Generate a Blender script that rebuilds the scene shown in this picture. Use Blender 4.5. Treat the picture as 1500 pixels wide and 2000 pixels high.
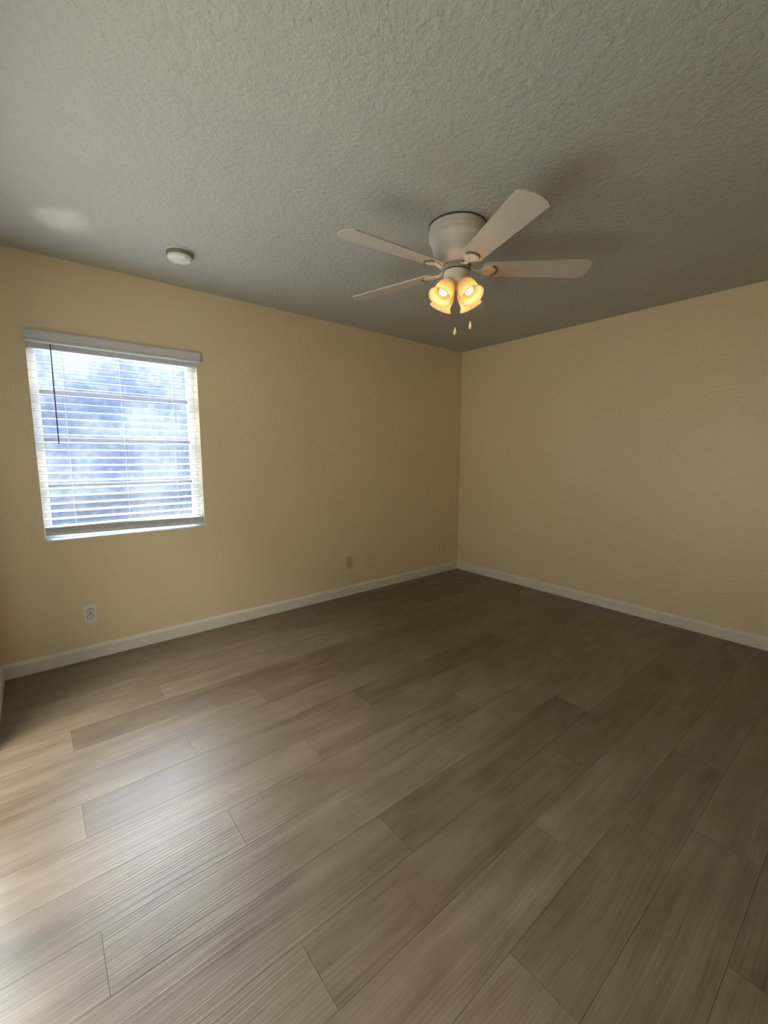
import bpy, bmesh, math, random
from mathutils import Vector, Matrix, noise as mnoise
random.seed(7)
PI = math.pi
for o in list(bpy.data.objects):
    bpy.data.objects.remove(o)
scene = bpy.context.scene
COL = scene.collection

# ------------------------------------------------------------------ camera, world, lights
cam_d = bpy.data.cameras.new('camera')
cam = bpy.data.objects.new('camera', cam_d); COL.objects.link(cam)
scene.camera = cam
R_ = Vector((0.77276296, -0.63469209, 0.00183446))
U_ = Vector((0.08198021, 0.10267943, 0.99133051))
F_ = Vector((0.62937799, 0.76591311, -0.13137904))
CAM_POS = Vector((-3.7797, -3.2445, 1.3143))
mw = Matrix.Identity(4)
for i in range(3):
    mw[i][0] = R_[i]; mw[i][1] = U_[i]; mw[i][2] = -F_[i]; mw[i][3] = CAM_POS[i]
cam.matrix_world = mw
cam_d.sensor_fit = 'HORIZONTAL'; cam_d.sensor_width = 36.0
cam_d.lens = 835.68 * 36.0 / 1500.0
cam_d.clip_start = 0.02

scene.view_settings.view_transform = 'Standard'
scene.view_settings.look = 'None'
scene.view_settings.gamma = 1.0
scene.view_settings.use_curve_mapping = False
scene.view_settings.exposure = 0.08

world = bpy.data.worlds.new('world'); scene.world = world
world.use_nodes = True
bg = world.node_tree.nodes['Background']
bg.inputs[0].default_value = (0.66, 0.82, 1.0, 1); bg.inputs[1].default_value = 0.60

def area(name, loc, target, sx, sy, power, color, spread=180.0):
    d = bpy.data.lights.new(name, 'AREA'); d.shape = 'RECTANGLE'
    d.size = sx; d.size_y = sy; d.energy = power; d.color = color
    d.spread = math.radians(spread)
    o = bpy.data.objects.new(name, d); COL.objects.link(o)
    o.location = loc
    o.rotation_euler = (Vector(target) - Vector(loc)).to_track_quat('-Z', 'Y').to_euler()
    return o
# bright sky high outside the blind window, and level daylight from the yard
area('sky_over_yard', (-3.35, 3.0, 3.7), (-3.285, 0.1, 1.4), 4.0, 3.0, 2300, (0.88, 0.94, 1.0))
area('yard_daylight', (-3.28, 1.6, 1.2), (-3.28, 0.0, 1.4), 2.6, 2.2, 12, (0.80, 0.90, 1.0))
area('added_pane_fill', (-2.60, 0.55, 0.75), (-3.20, 0.10, 1.15), 0.5, 0.5, 5, (1.0, 0.98, 0.95))  # unseen lamp added beside the window to whiten the lower right glass
# warm daylight falling through the sliding door in the left wall
area('door_daylight', (-4.62, -1.36, 2.75), (-4.60, -1.36, 0.0), 0.6, 1.0, 172, (1.0, 0.985, 0.94))
area('added_ceiling_fill', (-4.95, -1.75, 0.0), (-4.2, -1.6, 2.0), 1.3, 1.6, 5, (1.0, 0.95, 0.86))  # unseen upward lamp, added to brighten the ceiling near the window
area('door_level_daylight', (-4.7, -1.75, 1.1), (-3.0, -1.70, 1.0), 1.7, 1.8, 19, (1.0, 0.87, 0.64))
# narrow lamp added outside the door to make the bright ceiling patch
area('added_patch_lamp', (-4.38, -1.30, 0.10), (-3.55, -0.53, 2.44), 0.20, 0.17, 0.04, (0.95, 0.97, 1.0), 3.0)

# ------------------------------------------------------------------ helpers
def link(name, bm, mat, parent=None, smooth=False, angle=35):
    me = bpy.data.meshes.new(name)
    bmesh.ops.recalc_face_normals(bm, faces=bm.faces)
    if smooth:
        for f in bm.faces: f.smooth = True
        for e in bm.edges:
            if len(e.link_faces) == 2 and e.calc_face_angle(0) > math.radians(angle):
                e.smooth = False
    bm.to_mesh(me); bm.free()
    o = bpy.data.objects.new(name, me); COL.objects.link(o)
    if mat: me.materials.append(mat)
    if parent: o.parent = parent
    return o

def tag(o, label, cat, group=None):
    o['label'] = label; o['category'] = cat
    if group: o['group'] = group
    return o

def structure(o):
    o['kind'] = 'structure'; return o

def empty(name, loc, label, cat, group=None):
    o = bpy.data.objects.new(name, None); COL.objects.link(o)
    o.empty_display_size = 0.1; o.location = loc
    return tag(o, label, cat, group)

def box(bm, x0, x1, y0, y1, z0, z1, bevel=0.0, seg=2):
    r = bmesh.ops.create_cube(bm, size=1)
    vs = r['verts']
    for v in vs:
        v.co = Vector((x0 + (v.co.x + .5) * (x1 - x0), y0 + (v.co.y + .5) * (y1 - y0), z0 + (v.co.z + .5) * (z1 - z0)))
    if bevel:
        es = list({e for v in vs for e in v.link_edges})
        bmesh.ops.bevel(bm, geom=es, offset=bevel, segments=seg, affect='EDGES', profile=0.5)
    return bm

def lathe(bm, prof, n=48, M=Matrix.Identity(4), close=False):
    rings = []
    for r, z in prof:
        if r < 1e-6:
            rings.append([bm.verts.new(M @ Vector((0, 0, z)))])
        else:
            rings.append([bm.verts.new(M @ Vector((r * math.cos(2 * PI * k / n), r * math.sin(2 * PI * k / n), z))) for k in range(n)])
    prs = list(zip(rings[:-1], rings[1:]))
    if close: prs.append((rings[-1], rings[0]))
    for a, b in prs:
        for k in range(n):
            k2 = (k + 1) % n
            if len(a) == 1 and len(b) == 1: continue
            if len(a) == 1: bm.faces.new((a[0], b[k], b[k2]))
            elif len(b) == 1: bm.faces.new((a[k], b[0], a[k2]))
            else: bm.faces.new((a[k], b[k], b[k2], a[k2]))
    return bm

def tube(bm, pts, rad, n=8):
    pts = [Vector(p) for p in pts]; rings = []
    if not isinstance(rad, (list, tuple)): rad = [rad] * len(pts)
    ref = Vector((0.3, 0.9, 0.2)).normalized()
    for i, p in enumerate(pts):
        t = (pts[min(i + 1, len(pts) - 1)] - pts[max(i - 1, 0)]).normalized()
        a = t.cross(ref)
        if a.length < 1e-3: a = t.cross(Vector((1, 0, 0)))
        a.normalize(); b = t.cross(a)
        rings.append([bm.verts.new(p + rad[i] * (math.cos(2 * PI * k / n) * a + math.sin(2 * PI * k / n) * b)) for k in range(n)])
    for A, B in zip(rings[:-1], rings[1:]):
        for k in range(n):
            bm.faces.new((A[k], A[(k + 1) % n], B[(k + 1) % n], B[k]))
    bm.faces.new(rings[0]); bm.faces.new(list(reversed(rings[-1])))
    return bm

def prism(bm, outline, z0, z1, fn=lambda x, y, z: Vector((x, y, z))):
    lo = [bm.verts.new(fn(x, y, z0)) for x, y in outline]
    hi = [bm.verts.new(fn(x, y, z1)) for x, y in outline]
    n = len(outline)
    bm.faces.new(list(reversed(lo))); bm.faces.new(hi)
    for k in range(n):
        bm.faces.new((lo[k], lo[(k + 1) % n], hi[(k + 1) % n], hi[k]))
    return bm

# ------------------------------------------------------------------ materials
class NT:
    def __init__(self, name):
        self.m = bpy.data.materials.new(name); self.m.use_nodes = True
        self.t = self.m.node_tree; self.n = self.t.nodes
        self.p = self.n['Principled BSDF']; self.out = self.n['Material Output']
    def new(self, typ, **kw):
        nd = self.n.new(typ)
        for k, v in kw.items(): setattr(nd, k, v)
        return nd
    def l(self, a, b): self.t.links.new(a, b)
    def math(self, op, a, b=None, c=None):
        nd = self.new('ShaderNodeMath', operation=op)
        for i, v in enumerate((a, b, c)):
            if v is None: continue
            if isinstance(v, (int, float)): nd.inputs[i].default_value = v
            else: self.l(v, nd.inputs[i])
        return nd.outputs[0]
    def coord(self, scale=(1, 1, 1), kind='Object'):
        tc = self.new('ShaderNodeTexCoord'); mp = self.new('ShaderNodeMapping')
        mp.inputs['Scale'].default_value = scale
        self.l(tc.outputs[kind], mp.inputs['Vector']); return mp.outputs[0]
    def noise(self, vec, scale, detail=3, rough=0.5, dist=0.0):
        nd = self.new('ShaderNodeTexNoise'); self.l(vec, nd.inputs['Vector'])
        nd.inputs['Scale'].default_value = scale; nd.inputs['Detail'].default_value = detail
        nd.inputs['Roughness'].default_value = rough; nd.inputs['Distortion'].default_value = dist
        return nd.outputs['Fac']
    def ramp(self, fac, stops):
        nd = self.new('ShaderNodeValToRGB'); self.l(fac, nd.inputs[0])
        cr = nd.color_ramp
        while len(cr.elements) < len(stops): cr.elements.new(0.5)
        for e, (p, c) in zip(cr.elements, stops):
            e.position = p; e.color = (*c, 1) if len(c) == 3 else c
        return nd.outputs[0]
    def bump(self, h, strength, dist):
        nd = self.new('ShaderNodeBump'); self.l(h, nd.inputs['Height'])
        nd.inputs['Strength'].default_value = strength; nd.inputs['Distance'].default_value = dist
        self.l(nd.outputs[0], self.p.inputs['Normal']); return nd

def plain(name, col, rough=0.5, metal=0.0, spec=0.5, var=0.04, scale=30):
    k = NT(name)
    f = k.noise(k.coord(), scale, 3)
    c = k.ramp(f, [(0.3, tuple(x * (1 - var) for x in col)), (0.7, tuple(min(1, x * (1 + var)) for x in col))])
    k.l(c, k.p.inputs['Base Color'])
    k.p.inputs['Roughness'].default_value = rough; k.p.inputs['Metallic'].default_value = metal
    k.p.inputs['Specular IOR Level'].default_value = spec
    return k.m

def wall_mat():
    k = NT('cream_wall_paint')
    v = k.coord()
    c = k.ramp(k.noise(v, 1.3, 3), [(0.3, (0.81, 0.685, 0.455)), (0.7, (0.835, 0.71, 0.475))])
    k.l(c, k.p.inputs['Base Color'])
    k.p.inputs['Roughness'].default_value = 0.27
    k.p.inputs['Specular IOR Level'].default_value = 0.5
    h1 = k.noise(v, 42, 4, 0.55, 0.4)
    h2 = k.noise(v, 130, 2)
    h = k.math('ADD', k.math('SMOOTH_MIN', k.math('MULTIPLY', h1, 1.6), 0.85, 0.2), k.math('MULTIPLY', h2, 0.25))
    k.bump(h, 0.36, 0.006)
    return k.m

def ceiling_mat():
    k = NT('knockdown_ceiling_paint')
    v = k.coord()
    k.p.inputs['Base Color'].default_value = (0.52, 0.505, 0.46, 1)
    k.p.inputs['Roughness'].default_value = 0.8
    k.p.inputs['Specular IOR Level'].default_value = 0.25
    h1 = k.noise(v, 44, 5, 0.62, 0.15)
    h1 = k.ramp(h1, [(0.36, (0, 0, 0)), (0.66, (1, 1, 1))])
    h2 = k.noise(v, 150, 3, 0.6)
    patch = k.ramp(k.noise(v, 2.2, 2), [(0.35, (0.75, 0.75, 0.75)), (0.65, (1, 1, 1))])
    h = k.math('MULTIPLY', k.math('ADD', h1, k.math('MULTIPLY', h2, 0.45)), patch)
    k.bump(h, 0.55, 0.006)
    return k.m

def floor_mat():
    k = NT('taupe_vinyl_plank')
    at = k.new('ShaderNodeAttribute', attribute_name='tone')
    tone = at.outputs['Fac']
    tc = k.new('ShaderNodeTexCoord')
    sep = k.new('ShaderNodeSeparateXYZ'); k.l(tc.outputs['Object'], sep.inputs[0])
    x, y = sep.outputs[0], sep.outputs[1]
    off = k.math('MULTIPLY', tone, 91.7)
    def vec(sx, sy, yy=y):
        cb = k.new('ShaderNodeCombineXYZ')
        k.l(k.math('ADD', k.math('MULTIPLY', x, sx), off), cb.inputs[0])
        k.l(k.math('MULTIPLY', yy, sy), cb.inputs[1]); k.l(off, cb.inputs[2])
        return cb.outputs[0]
    # slow wander of the grain lines gives cathedral figures
    wander = k.noise(vec(1.1, 5.0), 1.0, 2, 0.5)
    yw = k.math('ADD', y, k.math('MULTIPLY', wander, 0.075))
    streak = k.noise(vec(0.9, 26, yw), 1.0, 5, 0.62)
    blotch = k.noise(vec(3.4, 9), 1.0, 4, 0.6)
    fine = k.noise(vec(5, 210, yw), 1.0, 3, 0.6)
    f = k.math('ADD', k.math('MULTIPLY', streak, 0.36), k.math('MULTIPLY', blotch, 0.48))
    f = k.math('ADD', f, k.math('MULTIPLY', fine, 0.16))
    f = k.math('ADD', f, k.math('MULTIPLY', k.math('SUBTRACT', tone, 0.5), 0.24))
    fleck = k.noise(vec(3.2, 95, yw), 1.0, 2, 0.5)
    f = k.math('SUBTRACT', f, k.math('MULTIPLY', k.math('MAXIMUM', k.math('SUBTRACT', fleck, 0.62), 0.0), 0.9))
    c = k.ramp(f, [(0.31, (0.100, 0.068, 0.038)), (0.455, (0.156, 0.114, 0.072)), (0.54, (0.184, 0.138, 0.092)), (0.68, (0.246, 0.193, 0.138))])
    k.l(c, k.p.inputs['Base Color'])
    k.p.inputs['Specular IOR Level'].default_value = 0.8
    lines = k.noise(vec(0.55, 150, yw), 1.0, 1, 0.5)
    k.l(k.math('ADD', k.math('MULTIPLY', streak, 0.08), 0.355), k.p.inputs['Roughness'])
    h = k.math('ADD', lines, k.math('MULTIPLY', fine, 0.12))
    k.bump(h, 0.27, 0.004)
    return k.m

def pane_mat():
    k = NT('obscure_window_glass')
    v = k.coord()
    n1 = k.noise(v, 3.2, 3, 0.55); n2 = k.noise(v, 26, 4, 0.65)
    f = k.math('ADD', k.math('MULTIPLY', n1, 0.72), k.math('MULTIPLY', n2, 0.28))
    c = k.ramp(f, [(0.38, (0.10, 0.13, 0.20)), (0.60, (0.27, 0.30, 0.37))])
    tl = k.new('ShaderNodeBsdfTranslucent'); k.l(c, tl.inputs[0])
    tp = k.new('ShaderNodeBsdfTransparent')
    k.l(k.ramp(f, [(0.38, (0.74, 0.79, 0.90)), (0.58, (0.98, 0.99, 1.0))]), tp.inputs[0])
    gl = k.new('ShaderNodeBsdfGlossy'); gl.inputs['Roughness'].default_value = 0.15
    mx = k.new('ShaderNodeMixShader'); mx.inputs[0].default_value = 0.92
    k.l(tl.outputs[0], mx.inputs[1]); k.l(tp.outputs[0], mx.inputs[2])
    m2 = k.new('ShaderNodeMixShader'); m2.inputs[0].default_value = 0.04
    k.l(mx.outputs[0], m2.inputs[1]); k.l(gl.outputs[0], m2.inputs[2])
    k.l(m2.outputs[0], k.out.inputs['Surface'])
    return k.m

def clear_glass_mat():
    k = NT('clear_door_glass')
    f = k.noise(k.coord(), 6, 2)
    tp = k.new('ShaderNodeBsdfTransparent')
    k.l(k.ramp(f, [(0.3, (0.93, 0.95, 0.94)), (0.7, (0.97, 0.98, 0.97))]), tp.inputs[0])
    gl = k.new('ShaderNodeBsdfGlossy'); gl.inputs['Roughness'].default_value = 0.02
    mx = k.new('ShaderNodeMixShader'); mx.inputs[0].default_value = 0.06
    k.l(tp.outputs[0], mx.inputs[1]); k.l(gl.outputs[0], mx.inputs[2])
    k.l(mx.outputs[0], k.out.inputs['Surface'])
    return k.m

def shade_mat():
    k = NT('frosted_shade_glass')
    f = k.noise(k.coord(), 60, 3)
    c = k.ramp(f, [(0.3, (0.66, 0.585, 0.49)), (0.7, (0.72, 0.64, 0.54))])
    tl = k.new('ShaderNodeBsdfTranslucent'); k.l(c, tl.inputs[0])
    k.l(c, k.p.inputs['Base Color']); k.p.inputs['Roughness'].default_value = 0.28
    mx = k.new('ShaderNodeMixShader'); mx.inputs[0].default_value = 0.28
    k.l(tl.outputs[0], mx.inputs[1]); k.l(k.p.outputs[0], mx.inputs[2])
    k.l(mx.outputs[0], k.out.inputs['Surface'])
    return k.m

def bulb_mat():
    k = NT('lit_bulb_glass')
    f = k.noise(k.coord(), 20, 2)
    em = k.new('ShaderNodeEmission')
    k.l(k.ramp(f, [(0.3, (1.0, 0.62, 0.24)), (0.7, (1.0, 0.68, 0.30))]), em.inputs[0])
    em.inputs[1].default_value = 3.0
    k.l(em.outputs[0], k.out.inputs['Surface'])
    return k.m

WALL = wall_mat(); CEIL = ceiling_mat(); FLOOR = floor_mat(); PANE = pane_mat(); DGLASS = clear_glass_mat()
SHADE = shade_mat(); BULB = bulb_mat()
TRIM = plain('white_trim_paint', (0.80, 0.76, 0.66), 0.38)
FRAME = plain('white_window_metal', (0.78, 0.79, 0.78), 0.4)
RAIL = plain('grey_window_metal', (0.26, 0.27, 0.30), 0.4)
BLIND = plain('white_blind_slat', (0.88, 0.88, 0.86), 0.42)
VAL = plain('off_white_valance', (0.70, 0.71, 0.74), 0.45)
CORD = plain('blind_cord', (0.75, 0.75, 0.74), 0.8)
WAND = plain('smoky_tilt_wand', (0.16, 0.17, 0.20), 0.25)
FANW = plain('white_fan_enamel', (0.72, 0.68, 0.60), 0.38)
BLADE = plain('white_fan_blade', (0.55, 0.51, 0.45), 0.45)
FANDK = plain('dark_fan_ring', (0.10, 0.085, 0.065), 0.5)
CRES = plain('crescent_shadow_tone', (0.20, 0.155, 0.10), 0.5)  # dark tone paints in the shadow at the bracket's raised rim
FLY = plain('grey_flywheel', (0.34, 0.31, 0.25), 0.5)
CHAIN = plain('brass_chain', (0.16, 0.13, 0.09), 0.45, 0.6)
KNOB = plain('pull_knob_ivory', (0.75, 0.70, 0.58), 0.25)
PLAST = plain('white_outlet_plastic', (0.84, 0.81, 0.76), 0.35)
PAINTED = plain('painted_over_plate', (0.60, 0.52, 0.36), 0.4)
SLOT = plain('dark_slot', (0.03, 0.027, 0.02), 0.6)
SEAM = plain('outlet_seam', (0.07, 0.055, 0.04), 0.6)
SMOKE = plain('smoke_alarm_plastic', (0.76, 0.75, 0.72), 0.45)
SMOKED = plain('smoke_alarm_vent', (0.22, 0.20, 0.155), 0.6)
GROUND = plain('pale_concrete', (0.55, 0.53, 0.48), 0.85, var=0.12, scale=4)
SUBFL = plain('subfloor', (0.05, 0.04, 0.03), 0.9)

# ------------------------------------------------------------------ room
XL, XR, YB, YF, H = -4.012, 0.0, 0.0, -4.3, 2.44
WX0, WX1, WZ0, WZ1 = -3.748, -2.822, 0.789, 2.0       # window opening
DY0, DY1, DZ = -2.75, -0.80, 2.03                     # door opening in the left wall
T = 0.16

def wall_with_hole(name, along, a0, a1, h0, h1, z0, z1, fixed0, fixed1):
    bm = bmesh.new()
    def b(u0, u1, w0, w1):
        if u1 - u0 < 1e-4 or w1 - w0 < 1e-4: return
        if along == 'x': box(bm, u0, u1, fixed0, fixed1, w0, w1)
        else: box(bm, fixed0, fixed1, u0, u1, w0, w1)
    b(a0, h0, 0, H); b(h1, a1, 0, H); b(h0, h1, 0, z0); b(h0, h1, z1, H)
    return structure(link(name, bm, WALL))
wall_with_hole('wall_back', 'x', XL - T, XR + T, WX0, WX1, WZ0, WZ1, YB, YB + T)
wall_with_hole('wall_left', 'y', YF, YB, DY0, DY1, 0.0, DZ, XL - T, XL)
bm = bmesh.new(); box(bm, XR, XR + T, YF, YB, 0, H); structure(link('wall_right', bm, WALL))
bm = bmesh.new(); box(bm, XL - T, XR + T, YF - T, YF, 0, H); structure(link('wall_front', bm, WALL))
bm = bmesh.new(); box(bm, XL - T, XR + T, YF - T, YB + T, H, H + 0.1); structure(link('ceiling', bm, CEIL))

# floor: rows of planks parallel to the window wall, each third-stepped
bm = bmesh.new()
tone_l = bm.faces.layers.float.new('tone')
PW, PL, GAP = 0.188, 1.250, 0.0009
PH = {0: -3.735, 1: -3.317, 2: -2.897}
def row_phase(n): return PH[{0: 1, 1: 0, 2: 2}[n % 3]]
special = {(7, -2): 0.05, (6, -3): 0.62, (4, -2): 0.22, (11, -3): 0.30, (11, -2): 0.12, (5, -3): 0.7, (12, -3): 0.35}
n = -1
while True:
    y1 = -0.072 - PW * n; y0 = y1 - PW
    if y1 < YF: break
    y1 = min(y1, YB)
    ph = row_phase(n)
    k = math.floor((XL - ph) / PL)
    while ph + k * PL < XR:
        x0 = max(ph + k * PL, XL); x1 = min(ph + (k + 1) * PL, XR)
        kk = round((ph + k * PL) / PL)
        t = special.get((n, kk), random.uniform(0.25, 0.85))
        if x1 - x0 > 0.002 and y1 - y0 > 0.002:
            before = set(bm.faces)
            box(bm, x0 + GAP / 2, x1 - GAP / 2, max(y0, YF) + GAP / 2, y1 - GAP / 2, -0.004, 0.0)
            for f in set(bm.faces) - before: f[tone_l] = t
        k += 1
    n += 1
before = set(bm.faces)
box(bm, XL - T, XR + T, YF - T, YB + T, -0.1, -0.0035)
floor_o = None
for f in set(bm.faces) - before: f.material_index = 1
floor_o = structure(link('floor', bm, FLOOR)); floor_o.data.materials.append(SUBFL)

# baseboards: flat face, eased top
def baseboard(name, p0, p1, inward):
    bm = bmesh.new()
    p0 = Vector(p0); p1 = Vector(p1); iv = Vector(inward)
    prof = [(0, 0), (0.012, 0), (0.012, 0.070), (0.0105, 0.0735), (0.0095, 0.078), (0.0065, 0.085), (0.0035, 0.0885), (0, 0.090)]
    A = [bm.verts.new(p0 + iv * d + Vector((0, 0, z))) for d, z in prof]
    B = [bm.verts.new(p1 + iv * d + Vector((0, 0, z))) for d, z in prof]
    m = len(prof)
    for i in range(m): bm.faces.new((A[i], A[(i + 1) % m], B[(i + 1) % m], B[i]))
    bm.faces.new(list(reversed(A))); bm.faces.new(B)
    return structure(link(name, bm, TRIM))
baseboard('baseboard_back', (XL, YB, 0), (XR, YB, 0), (0, -1, 0))
baseboard('baseboard_right', (XR, YB - 0.012, 0), (XR, YF, 0), (-1, 0, 0))
baseboard('baseboard_left', (XL, YB - 0.012, 0), (XL, DY1 + 0.06, 0), (1, 0, 0))
baseboard('baseboard_front', (XL + 0.012, YF, 0), (XR - 0.012, YF, 0), (0, 1, 0))

# ground outside
bm = bmesh.new(); box(bm, -16, 10, YB + T + 0.01, 16, -0.25, -0.12)
box(bm, -16, XL - T - 0.01, -14, YB + T + 0.01, -0.25, -0.12)
structure(link('ground', bm, GROUND))

# ------------------------------------------------------------------ window
GY = 0.115                                             # glazing plane
bm = bmesh.new()
fw = 0.043
box(bm, WX0, WX0 + fw, GY - 0.02, GY + 0.03, WZ0 + 0.008, WZ1, 0.002)
box(bm, WX1 - fw, WX1, GY - 0.02, GY + 0.03, WZ0 + 0.008, WZ1, 0.002)
box(bm, WX0 + fw, WX1 - fw, GY - 0.02, GY + 0.03, WZ1 - 0.045, WZ1, 0.002)
box(bm, WX0 + fw, WX1 - fw, GY - 0.02, GY + 0.03, WZ0 + 0.008, WZ0 + 0.04, 0.002)
win = structure(link('window_1', bm, FRAME))
bm = bmesh.new()
zs = [1.692, 1.405, 1.118]
box(bm, WX0 + fw - 0.005, WX1 - fw + 0.005, GY + 0.004, GY + 0.009, WZ0 + 0.035, WZ1 - 0.04)
link('pane', bm, PANE, win)
for z in zs:
    bm = bmesh.new()
    box(bm, WX0 + fw, WX1 - fw, GY - 0.008, GY + 0.016, z - 0.014, z + 0.014, 0.002)
    link('crossbar', bm, RAIL, win)
bm = bmesh.new()
box(bm, WX0 + 0.001, WX1 - 0.001, -0.004, GY + 0.03, WZ0 + 0.0005, WZ0 + 0.008, 0.002)
link('window_sill', bm, FRAME, win)

# ------------------------------------------------------------------ blind
blind = empty('window_blind', (-3.285, 0.045, 2.0), 'white horizontal slatted blind half open in the bright window on the left wall', 'blind')
BO = blind.location.copy()
def rel(o, root):
    for v in o.data.vertices: v.co -= root.location
    return o
SY = 0.046
bm = bmesh.new()
# valance board with moulded face and short returns
prof = [(-0.012, 2.022), (-0.020, 2.020), (-0.022, 2.012), (-0.022, 1.972), (-0.027, 1.966), (-0.027, 1.956), (-0.022, 1.951), (-0.012, 1.951)]
A = [bm.verts.new((-3.752, y, z)) for y, z in prof]; B = [bm.verts.new((-2.800, y, z)) for y, z in prof]
for i in range(len(prof)): bm.faces.new((A[i], A[(i + 1) % len(prof)], B[(i + 1) % len(prof)], B[i]))
bm.faces.new(list(reversed(A))); bm.faces.new(B)
box(bm, -3.752, -3.746, -0.013, -0.001, 1.952, 2.020); box(bm, -2.806, -2.800, -0.013, -0.001, 1.952, 2.020)
rel(link('valance', bm, VAL, blind), blind)
bm = bmesh.new()
box(bm, WX0 + 0.006, WX1 - 0.006, SY - 0.028, SY + 0.028, 1.925, 1.972, 0.002)
box(bm, WX0 + 0.001, WX0 + 0.012, SY - 0.032, SY + 0.03, 1.922, 1.978, 0.001)
box(bm, WX1 - 0.012, WX1 - 0.001, SY - 0.032, SY + 0.03, 1.922, 1.978, 0.001)
rel(link('headrail', bm, VAL, blind), blind)
SX0, SX1 = WX0 + 0.005, WX1 - 0.004
def slat(bm, zc, tilt, zl=0.0, sag=0.0, hw=0.0245, th=0.0026):
    ns, nd = 8, 4
    vs = {}
    for i in range(ns + 1):
        u = i / ns; x = SX0 + u * (SX1 - SX0)
        for j in range(nd + 1):
            w = -hw + 2 * hw * j / nd
            crown = 0.0016 * (1 - (w / hw) ** 2)
            for s in (0, 1):
                h = crown + s * th
                yy = SY + w * math.cos(tilt) - h * math.sin(tilt)
                zz = zc + w * math.sin(tilt) + h * math.cos(tilt) + zl * (1 - u) - sag * math.sin(PI * u)
                vs[i, j, s] = bm.verts.new((x, yy, zz))
    for i in range(ns):
        for j in range(nd):
            bm.faces.new((vs[i, j, 1], vs[i + 1, j, 1], vs[i + 1, j + 1, 1], vs[i, j + 1, 1]))
            bm.faces.new((vs[i, j, 0], vs[i, j + 1, 0], vs[i + 1, j + 1, 0], vs[i + 1, j, 0]))
        bm.faces.new((vs[i, 0, 0], vs[i + 1, 0, 0], vs[i + 1, 0, 1], vs[i, 0, 1]))
        bm.faces.new((vs[i, nd, 0], vs[i, nd, 1], vs[i + 1, nd, 1], vs[i + 1, nd, 0]))
    for j in range(nd):
        bm.faces.new((vs[0, j, 0], vs[0, j, 1], vs[0, j + 1, 1], vs[0, j + 1, 0]))
        bm.faces.new((vs[ns, j, 0], vs[ns, j + 1, 0], vs[ns, j + 1, 1], vs[ns, j, 1]))
bm = bmesh.new()
NS = 22; ZT, ZB = 1.898, 0.922
for i in range(NS):
    z = ZT + (ZB - ZT) * i / (NS - 1)
    slat(bm, z, math.radians(8.0 + random.uniform(-1, 1)), sag=0.001)
slat(bm, 0.884, math.radians(7), zl=-0.010)
o = rel(link('slats', bm, BLIND, blind, smooth=True), blind)
bm = bmesh.new()
for i in range(6):
    slat(bm, 0.834 + 0.0056 * i, math.radians(4 + random.uniform(-1, 1)), zl=0.013)
rel(link('slat_stack', bm, BLIND, blind, smooth=True), blind)
bm = bmesh.new()
box(bm, SX0, SX1, SY - 0.026, SY + 0.026, 0.812, 0.830, 0.003)
for v in bm.verts: v.co.z += 0.013 * (SX1 - v.co.x) / (SX1 - SX0)
rel(link('bottom_rail', bm, VAL, blind), blind)
for cx in (-3.585, -3.285, -2.975):
    bm = bmesh.new()
    for yy in (SY - 0.027, SY + 0.027):
        tube(bm, [(cx, yy, 1.925), (cx, yy, 1.4), (cx, yy, 0.845)], 0.0007, 5)
    tube(bm, [(cx + 0.006, SY - 0.027, 1.925), (cx + 0.006, SY - 0.027, 0.845)], 0.0007, 5)
    rel(link('ladder_cord', bm, CORD, blind), blind)
bm = bmesh.new()
tube(bm, [(-3.634, -0.004, 1.968), (-3.635, -0.006, 1.94), (-3.638, -0.006, 1.39), (-3.638, -0.006, 1.378)], [0.0025, 0.0038, 0.0038, 0.0045], 6)
tube(bm, [(-3.634, 0.018, 1.962), (-3.634, -0.006, 1.962)], 0.0022, 6)
w = rel(link('tilt_wand', bm, WAND, blind), blind); w['label'] = 'dark thin tilt wand'

# ------------------------------------------------------------------ sliding door in the left wall (beside the camera)
bm = bmesh.new()
X0, X1 = XL - 0.12, XL - 0.03
box(bm, X0, X1, DY0, DY0 + 0.05, 0, DZ); box(bm, X0, X1, DY1 - 0.03, DY1, 0, DZ)
box(bm, X0, X1, DY0 + 0.05, DY1 - 0.03, DZ - 0.05, DZ); box(bm, X0, X1, DY0 + 0.05, DY1 - 0.03, 0, 0.03)
ym = (DY0 + DY1) / 2
box(bm, X0 + 0.02, X1 - 0.02, ym - 0.04, ym + 0.04, 0.03, DZ - 0.05)
door = structure(link('door_1', bm, FRAME))
bm = bmesh.new()
box(bm, XL - 0.08, XL - 0.075, DY0 + 0.05, ym - 0.04, 0.03, DZ - 0.05)
box(bm, XL - 0.08, XL - 0.075, ym + 0.04, DY1 - 0.03, 0.03, DZ - 0.05)
link('pane', bm, DGLASS, door)

# ------------------------------------------------------------------ ceiling fan
FX, FY = -2.0435, -1.702
fan = empty('ceiling_fan', (FX, FY, H), 'white five-blade flush ceiling fan with four lit frosted glass lamp shades', 'ceiling fan')
def fp(name, bm, mat, parent=None, smooth=True, angle=35):
    return link(name, bm, mat, parent or fan, smooth, angle)
Z = lambda z: z - H
bm = bmesh.new()
lathe(bm, [(0.0, 0.0), (0.1415, 0.0), (0.1425, -0.002), (0.1425, -0.007), (0.138, -0.008), (0.0, -0.008)], 64)
fp('ceiling_ring', bm, FANDK)
bm = bmesh.new()
lathe(bm, [(0.0, -0.008), (0.139, -0.008), (0.1395, -0.030), (0.1405, -0.036), (0.1395, -0.042), (0.139, -0.056), (0.1400, -0.061),
           (0.1370, -0.068), (0.131, -0.078), (0.1235, -0.094), (0.119, -0.112), (0.117, -0.132), (0.115, -0.150), (0.109, -0.163), (0.098, -0.173),
           (0.082, -0.180), (0.0, -0.182)], 72)
fp('motor_housing', bm, FANW)
bm = bmesh.new()
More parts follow.
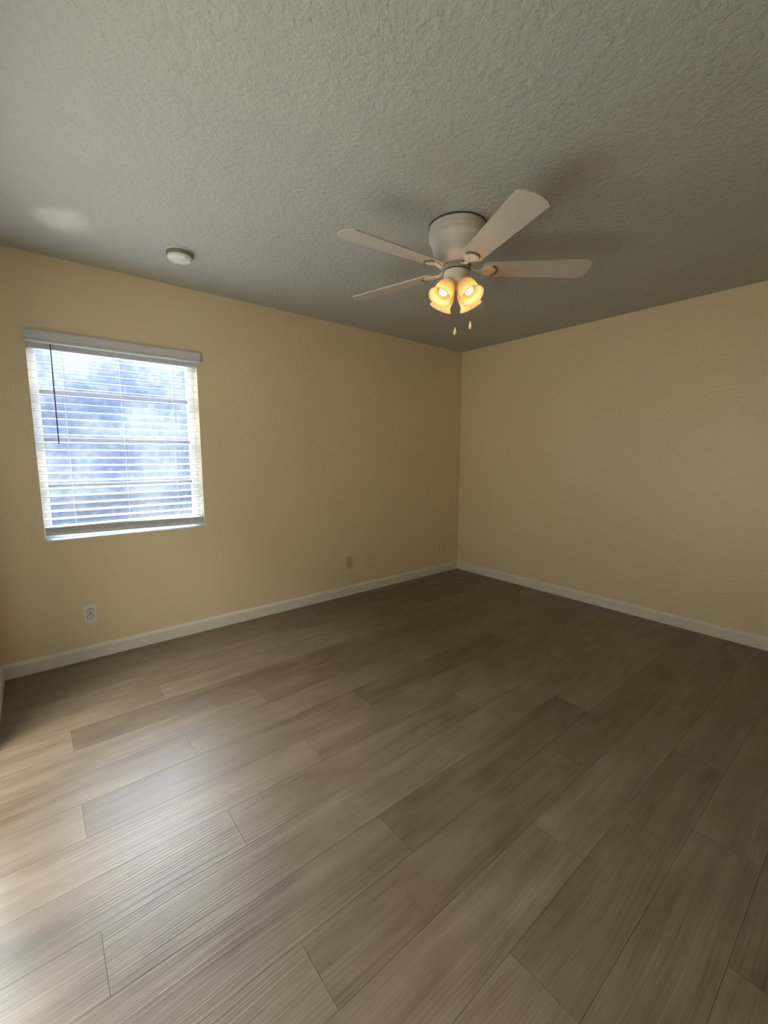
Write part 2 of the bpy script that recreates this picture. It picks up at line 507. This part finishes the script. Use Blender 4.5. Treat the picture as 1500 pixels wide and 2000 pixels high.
lathe(bm, [(0.0, -0.181), (0.068, -0.181), (0.070, -0.184), (0.070, -0.203), (0.066, -0.206), (0.0, -0.206)], 48)
for k in range(20):
    a = 2 * PI * k / 20
    M = Matrix.Rotation(a, 4, 'Z')
    r = bmesh.ops.create_cube(bm, size=1)
    for v in r['verts']: v.co = M @ Vector((0.070 + v.co.x * 0.004, v.co.y * 0.006, -0.194 + v.co.z * 0.016))
fp('flywheel', bm, FLY)
bm = bmesh.new()
lathe(bm, [(0.0, -0.206), (0.0645, -0.206), (0.066, -0.208), (0.066, -0.2125), (0.0, -0.2125)], 48)
fp('trim_ring', bm, FANDK)
bm = bmesh.new()
lathe(bm, [(0.0, -0.2125), (0.0635, -0.2125), (0.0635, -0.252), (0.062, -0.259), (0.058, -0.265), (0.050, -0.271), (0.044, -0.276), (0.038, -0.286), (0.026, -0.296), (0.012, -0.301), (0.0, -0.302)], 48)
fp('switch_housing', bm, FANW)

# blades: board with rounded root and bowed tip, pitched; bracket under each root
PITCH = math.radians(-11.0); BZ = -0.200
def blade_outline():
    pts = []
    r0, r1 = 0.128, 0.640
    hw0, hw1 = 0.054, 0.0735
    rc = 0.030
    # root: rounded corners
    for k in range(7):
        a = PI + k * (PI / 2) / 6
        pts.append((r0 + rc + rc * math.cos(a), -hw0 + rc + rc * math.sin(a)))
    # tip, slightly bowed with small corner radii
    rt = 0.012
    for k in range(5):
        a = -PI / 2 + k * (PI / 2 - 0.25) / 4
        pts.append((r1 - rt + rt * math.cos(a), -hw1 + rt + rt * math.sin(a)))
    for k in range(1, 12):
        w = -1 + 2 * k / 12
        pts.append((r1 + 0.020 * (1 - w * w), w * (hw1 - rt * 0.3)))
    for k in range(5):
        a = 0.25 + k * (PI / 2 - 0.25) / 4
        pts.append((r1 - rt + rt * math.cos(a), hw1 - rt + rt * math.sin(a)))
    for k in range(7):
        a = PI / 2 + k * (PI / 2) / 6
        pts.append((r0 + rc + rc * math.cos(a), hw0 - rc + rc * math.sin(a)))
    return pts
cp, sp = math.cos(PITCH), math.sin(PITCH)
pitch = lambda x, y, z: Vector((x, y * cp - z * sp, y * sp + z * cp))
blade0 = None
PHASE = 3.0523
for k in range(5):
    a = PHASE - k * 2 * PI / 5
    if blade0 is None:
        bm = bmesh.new(); prism(bm, blade_outline(), -0.003, 0.003, pitch)
        bmesh.ops.bevel(bm, geom=[e for e in bm.edges if len(e.link_faces) == 2 and e.calc_face_angle(0) > 1.0], offset=0.0012, segments=2, affect='EDGES')
        blade0 = fp('blade', bm, BLADE)
        # bracket: pad with a raised crescent, neck, and arm to the flywheel
        bm = bmesh.new()
        pad = []
        for q in range(17):
            t = -PI / 2 + PI * q / 16
            pad.append((0.168 + 0.032 * math.cos(t), 0.036 * math.sin(t)))
        pad += [(0.150, 0.032), (0.132, 0.020), (0.118, 0.012), (0.118, -0.012), (0.132, -0.020), (0.150, -0.032)]
        prism(bm, pad, -0.0075, -0.003, pitch)
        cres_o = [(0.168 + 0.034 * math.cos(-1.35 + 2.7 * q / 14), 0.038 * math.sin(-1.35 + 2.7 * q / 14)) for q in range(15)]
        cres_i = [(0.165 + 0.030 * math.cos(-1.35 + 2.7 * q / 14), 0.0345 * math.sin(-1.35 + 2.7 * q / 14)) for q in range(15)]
        arm = [(0.066, 0.006), (0.078, 0.001), (0.092, -0.007), (0.106, -0.009), (0.122, -0.006)]
        hw = [0.016, 0.013, 0.010, 0.0095, 0.012]
        rows = []
        for (r, z), w in zip(arm, hw):
            rows.append([bm.verts.new((r, w, z + 0.003)), bm.verts.new((r, -w, z + 0.003)), bm.verts.new((r, -w, z - 0.003)), bm.verts.new((r, w, z - 0.003))])
        for A, B in zip(rows[:-1], rows[1:]):
            for q in range(4): bm.faces.new((A[q], A[(q + 1) % 4], B[(q + 1) % 4], B[q]))
        bm.faces.new(rows[0]); bm.faces.new(rows[-1][::-1])
        for sx, sy in ((0.140, 0.0), (0.170, 0.018), (0.170, -0.018)):
            M = Matrix.Translation(pitch(sx, sy, -0.0075))
            lathe(bm, [(0.0045, 0.001), (0.0045, -0.001), (0.003, -0.0022), (0, -0.0025)], 10, M)
        brk0 = link('blade_bracket', bm, FANW, blade0, True)
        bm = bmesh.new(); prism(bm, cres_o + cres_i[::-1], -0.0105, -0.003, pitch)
        cre0 = link('crescent_rim_shadow', bm, CRES, blade0)
        cre0['label'] = 'curved rim line, its shadow painted dark'
        b = blade0
    else:
        b = blade0.copy(); COL.objects.link(b); b.parent = fan
        c = brk0.copy(); COL.objects.link(c); c.parent = b
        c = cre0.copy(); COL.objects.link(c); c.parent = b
    b.location = (0, 0, BZ); b.rotation_euler = (0, 0, a)

# four bell shades on tilted sockets
TILT = math.radians(37)
shade0 = None
def bell(bm):
    outer = [(0.0270, 0.000), (0.0300, -0.003), (0.0385, -0.014), (0.0440, -0.028), (0.0470, -0.044), (0.0480, -0.058), (0.0475, -0.070), (0.0470, -0.078),
             (0.0490, -0.086), (0.0535, -0.094), (0.0590, -0.101), (0.0605, -0.1030)]
    inner = [(r - 0.0028, z + 0.0002) for r, z in outer[::-1]]
    inner[0] = (0.0588, -0.1042)
    lathe(bm, outer + inner, 48, close=True)
for k, az in enumerate((-93, 177, -3, 87)):
    a = math.radians(az)
    base = Vector((0.050, 0, Z(2.166)))
    if shade0 is None:
        bm = bmesh.new(); bell(bm); shade0 = fp('lamp_shade', bm, SHADE, angle=60)
        bm = bmesh.new()
        lathe(bm, [(0.0, -0.008), (0.0125, -0.008), (0.0130, -0.026), (0.0170, -0.034), (0.0215, -0.045), (0.0230, -0.056), (0.0205, -0.068), (0.0140, -0.076), (0.0, -0.080)], 28)
        bulb0 = link('bulb', bm, BULB, shade0, True)
        bm = bmesh.new()
        lathe(bm, [(0.0, 0.020), (0.019, 0.020), (0.021, 0.016), (0.022, 0.004), (0.0295, 0.003), (0.0305, -0.001), (0.0300, -0.006), (0.0245, -0.007), (0.0, -0.007)], 32)
        tube(bm, [(0, 0, 0.018), (-0.004, 0, 0.032), (-0.016, 0, 0.045)], 0.0085, 12)
        sock0 = fp('lamp_socket', bm, FANW)
        s, so = shade0, sock0
    else:
        s = shade0.copy(); COL.objects.link(s); s.parent = fan
        c = bulb0.copy(); COL.objects.link(c); c.parent = s
        so = sock0.copy(); COL.objects.link(so); so.parent = fan
    M = Matrix.Rotation(a, 4, 'Z') @ Matrix.Translation(base) @ Matrix.Rotation(-TILT, 4, 'Y')
    s.matrix_local = M; so.matrix_local = M
    ld = bpy.data.lights.new('bulb_light', 'POINT'); ld.energy = 0.7; ld.color = (1.0, 0.60, 0.22); ld.shadow_soft_size = 0.02
    lo = bpy.data.objects.new('bulb_light', ld); COL.objects.link(lo)
    lo.location = Vector((FX, FY, H)) + (M @ Vector((0, 0, -0.096)))

# pull chains
def chain(x, y, z0, z1):
    bm = bmesh.new()
    tube(bm, [(x, y, Z(z0)), (x, y, Z((z0 + z1) / 2)), (x, y, Z(z1))], 0.0013, 6)
    zz = z0
    while zz > z1:
        M = Matrix.Translation((x, y, Z(zz)))
        lathe(bm, [(0, 0.0018), (0.0018, 0), (0, -0.0018)], 6, M); zz -= 0.0062
    c = fp('pull_chain', bm, CHAIN)
    bm = bmesh.new()
    M = Matrix.Translation((x, y, Z(z1)))
    lathe(bm, [(0, 0.003), (0.0022, 0.001), (0.0030, -0.004), (0.0048, -0.012), (0.0074, -0.020), (0.0086, -0.026), (0.0075, -0.032), (0.004, -0.0355), (0, -0.0365)], 20, M)
    kn = link('pull_knob', bm, KNOB, c, True); kn['label'] = 'ivory teardrop pull knob'
chain(-0.012, -0.010, 2.150, 1.958)
chain(0.044, -0.062, 2.180, 1.985)

# ------------------------------------------------------------------ smoke detector
sm = empty('smoke_detector', (-3.036, -0.530, H), 'round white smoke detector on the ceiling above the window wall', 'smoke detector')
bm = bmesh.new(); lathe(bm, [(0, 0), (0.074, 0), (0.074, -0.004), (0.072, -0.006), (0, -0.006)], 48); link('base', bm, SMOKE, sm, True)
bm = bmesh.new(); lathe(bm, [(0, -0.006), (0.0715, -0.006), (0.0700, -0.022), (0.067, -0.026), (0, -0.026)], 48); link('vent_ring', bm, SMOKED, sm, True)
bm = bmesh.new(); lathe(bm, [(0, -0.025), (0.0655, -0.025), (0.0660, -0.028), (0.0650, -0.034), (0.0620, -0.039), (0.057, -0.042), (0.040, -0.0435), (0, -0.044)], 48); link('cover', bm, SMOKE, sm, True)
bm = bmesh.new(); lathe(bm, [(0.013, -0.0425), (0.013, -0.0455), (0.0115, -0.0465), (0, -0.0465)], 24, Matrix.Translation((0.012, -0.018, 0))); link('test_button', bm, SMOKE, sm, True)
bm = bmesh.new()
for dx, dy in ((0.020, -0.052), (0.032, -0.036), (0.048, -0.030)):
    lathe(bm, [(0.0035, -0.0395), (0.0035, -0.0440), (0, -0.0445)], 12, Matrix.Translation((dx, dy, 0)))
link('indicator', bm, SMOKED, sm, True)

# ------------------------------------------------------------------ wall plates
def plate_shape(w=0.070, h=0.114, d=0.006):
    bm = bmesh.new(); box(bm, -w / 2, w / 2, -d, 0, -h / 2, h / 2)
    es = [e for e in bm.edges if all(abs(v.co.y + d) < 1e-6 for v in e.verts)]
    bmesh.ops.bevel(bm, geom=es, offset=0.003, segments=3, affect='EDGES')
    return bm
def face_outline(r=0.0172, flat=0.0122, n=28):
    pts = []
    for k in range(n):
        a = 2 * PI * k / n
        pts.append((r * math.cos(a), max(-flat, min(flat, r * math.sin(a)))))
    return pts
def duplex(name, loc, label, group, mat, scale=1.0):
    t = empty(name, loc, label, 'outlet', group)
    link('cover_plate', plate_shape(0.066, 0.118), mat, t)
    up = lambda x, y, z, dz=0: Vector((x, z, y))
    for s in (1, -1):
        cz = s * 0.0195
        bm = bmesh.new()
        prism(bm, [(x, y + cz) for x, y in face_outline(0.0200, 0.0150)], -0.0064, -0.005, up)
        link('receptacle_gap', bm, SEAM, t)
        bm = bmesh.new()
        prism(bm, [(x, y + cz) for x, y in face_outline()], -0.0078, -0.006, up)
        rc = link('receptacle', bm, mat, t)
        for sx, hh in ((-0.0063, 0.0045), (0.0063, 0.0036)):
            bm = bmesh.new(); box(bm, sx - 0.0014, sx + 0.0014, -0.0082, -0.0076, cz + 0.0035 - hh, cz + 0.0035 + hh)
            link('slot', bm, SLOT, rc)
        bm = bmesh.new(); prism(bm, [(0.0028 * math.cos(2 * PI * k / 12), cz - 0.0075 + 0.0028 * math.sin(2 * PI * k / 12)) for k in range(12)], -0.0082, -0.0076, up)
        link('ground_hole', bm, SLOT, rc)
    bm = bmesh.new(); prism(bm, [(0.003 * math.cos(2 * PI * k / 12), 0.003 * math.sin(2 * PI * k / 12)) for k in range(12)], -0.0072, -0.0055, up)
    link('screw', bm, SEAM, t)
    return t
duplex('outlet', (-3.561, 0.0, 0.301), 'white duplex outlet with dark slots, low on the wall under the window', 'wall outlets', PLAST)
duplex('outlet', (-0.318, 0.0, 0.301), 'small white duplex outlet low on the wall right by the room corner', 'wall outlets', PLAST)
t = empty('jack_plate', (-1.537, 0.0, 0.311), 'beige cable jack plate low on the wall, midway between the two white outlets', 'wall plate')
link('cover_plate', plate_shape(0.068, 0.116), PAINTED, t)
upf = lambda x, y, z: Vector((x, z, y))
bm = bmesh.new(); prism(bm, [(0.0055 * math.cos(2 * PI * k / 6), -0.006 + 0.0055 * math.sin(2 * PI * k / 6)) for k in range(6)], -0.012, -0.005, upf)
link('jack', bm, SEAM, t)
for s in (1, -1):
    bm = bmesh.new(); prism(bm, [(0.003 * math.cos(2 * PI * k / 12), s * 0.041 + 0.003 * math.sin(2 * PI * k / 12)) for k in range(12)], -0.0068, -0.0055, upf)
    link('screw', bm, SEAM if s > 0 else PAINTED, t)
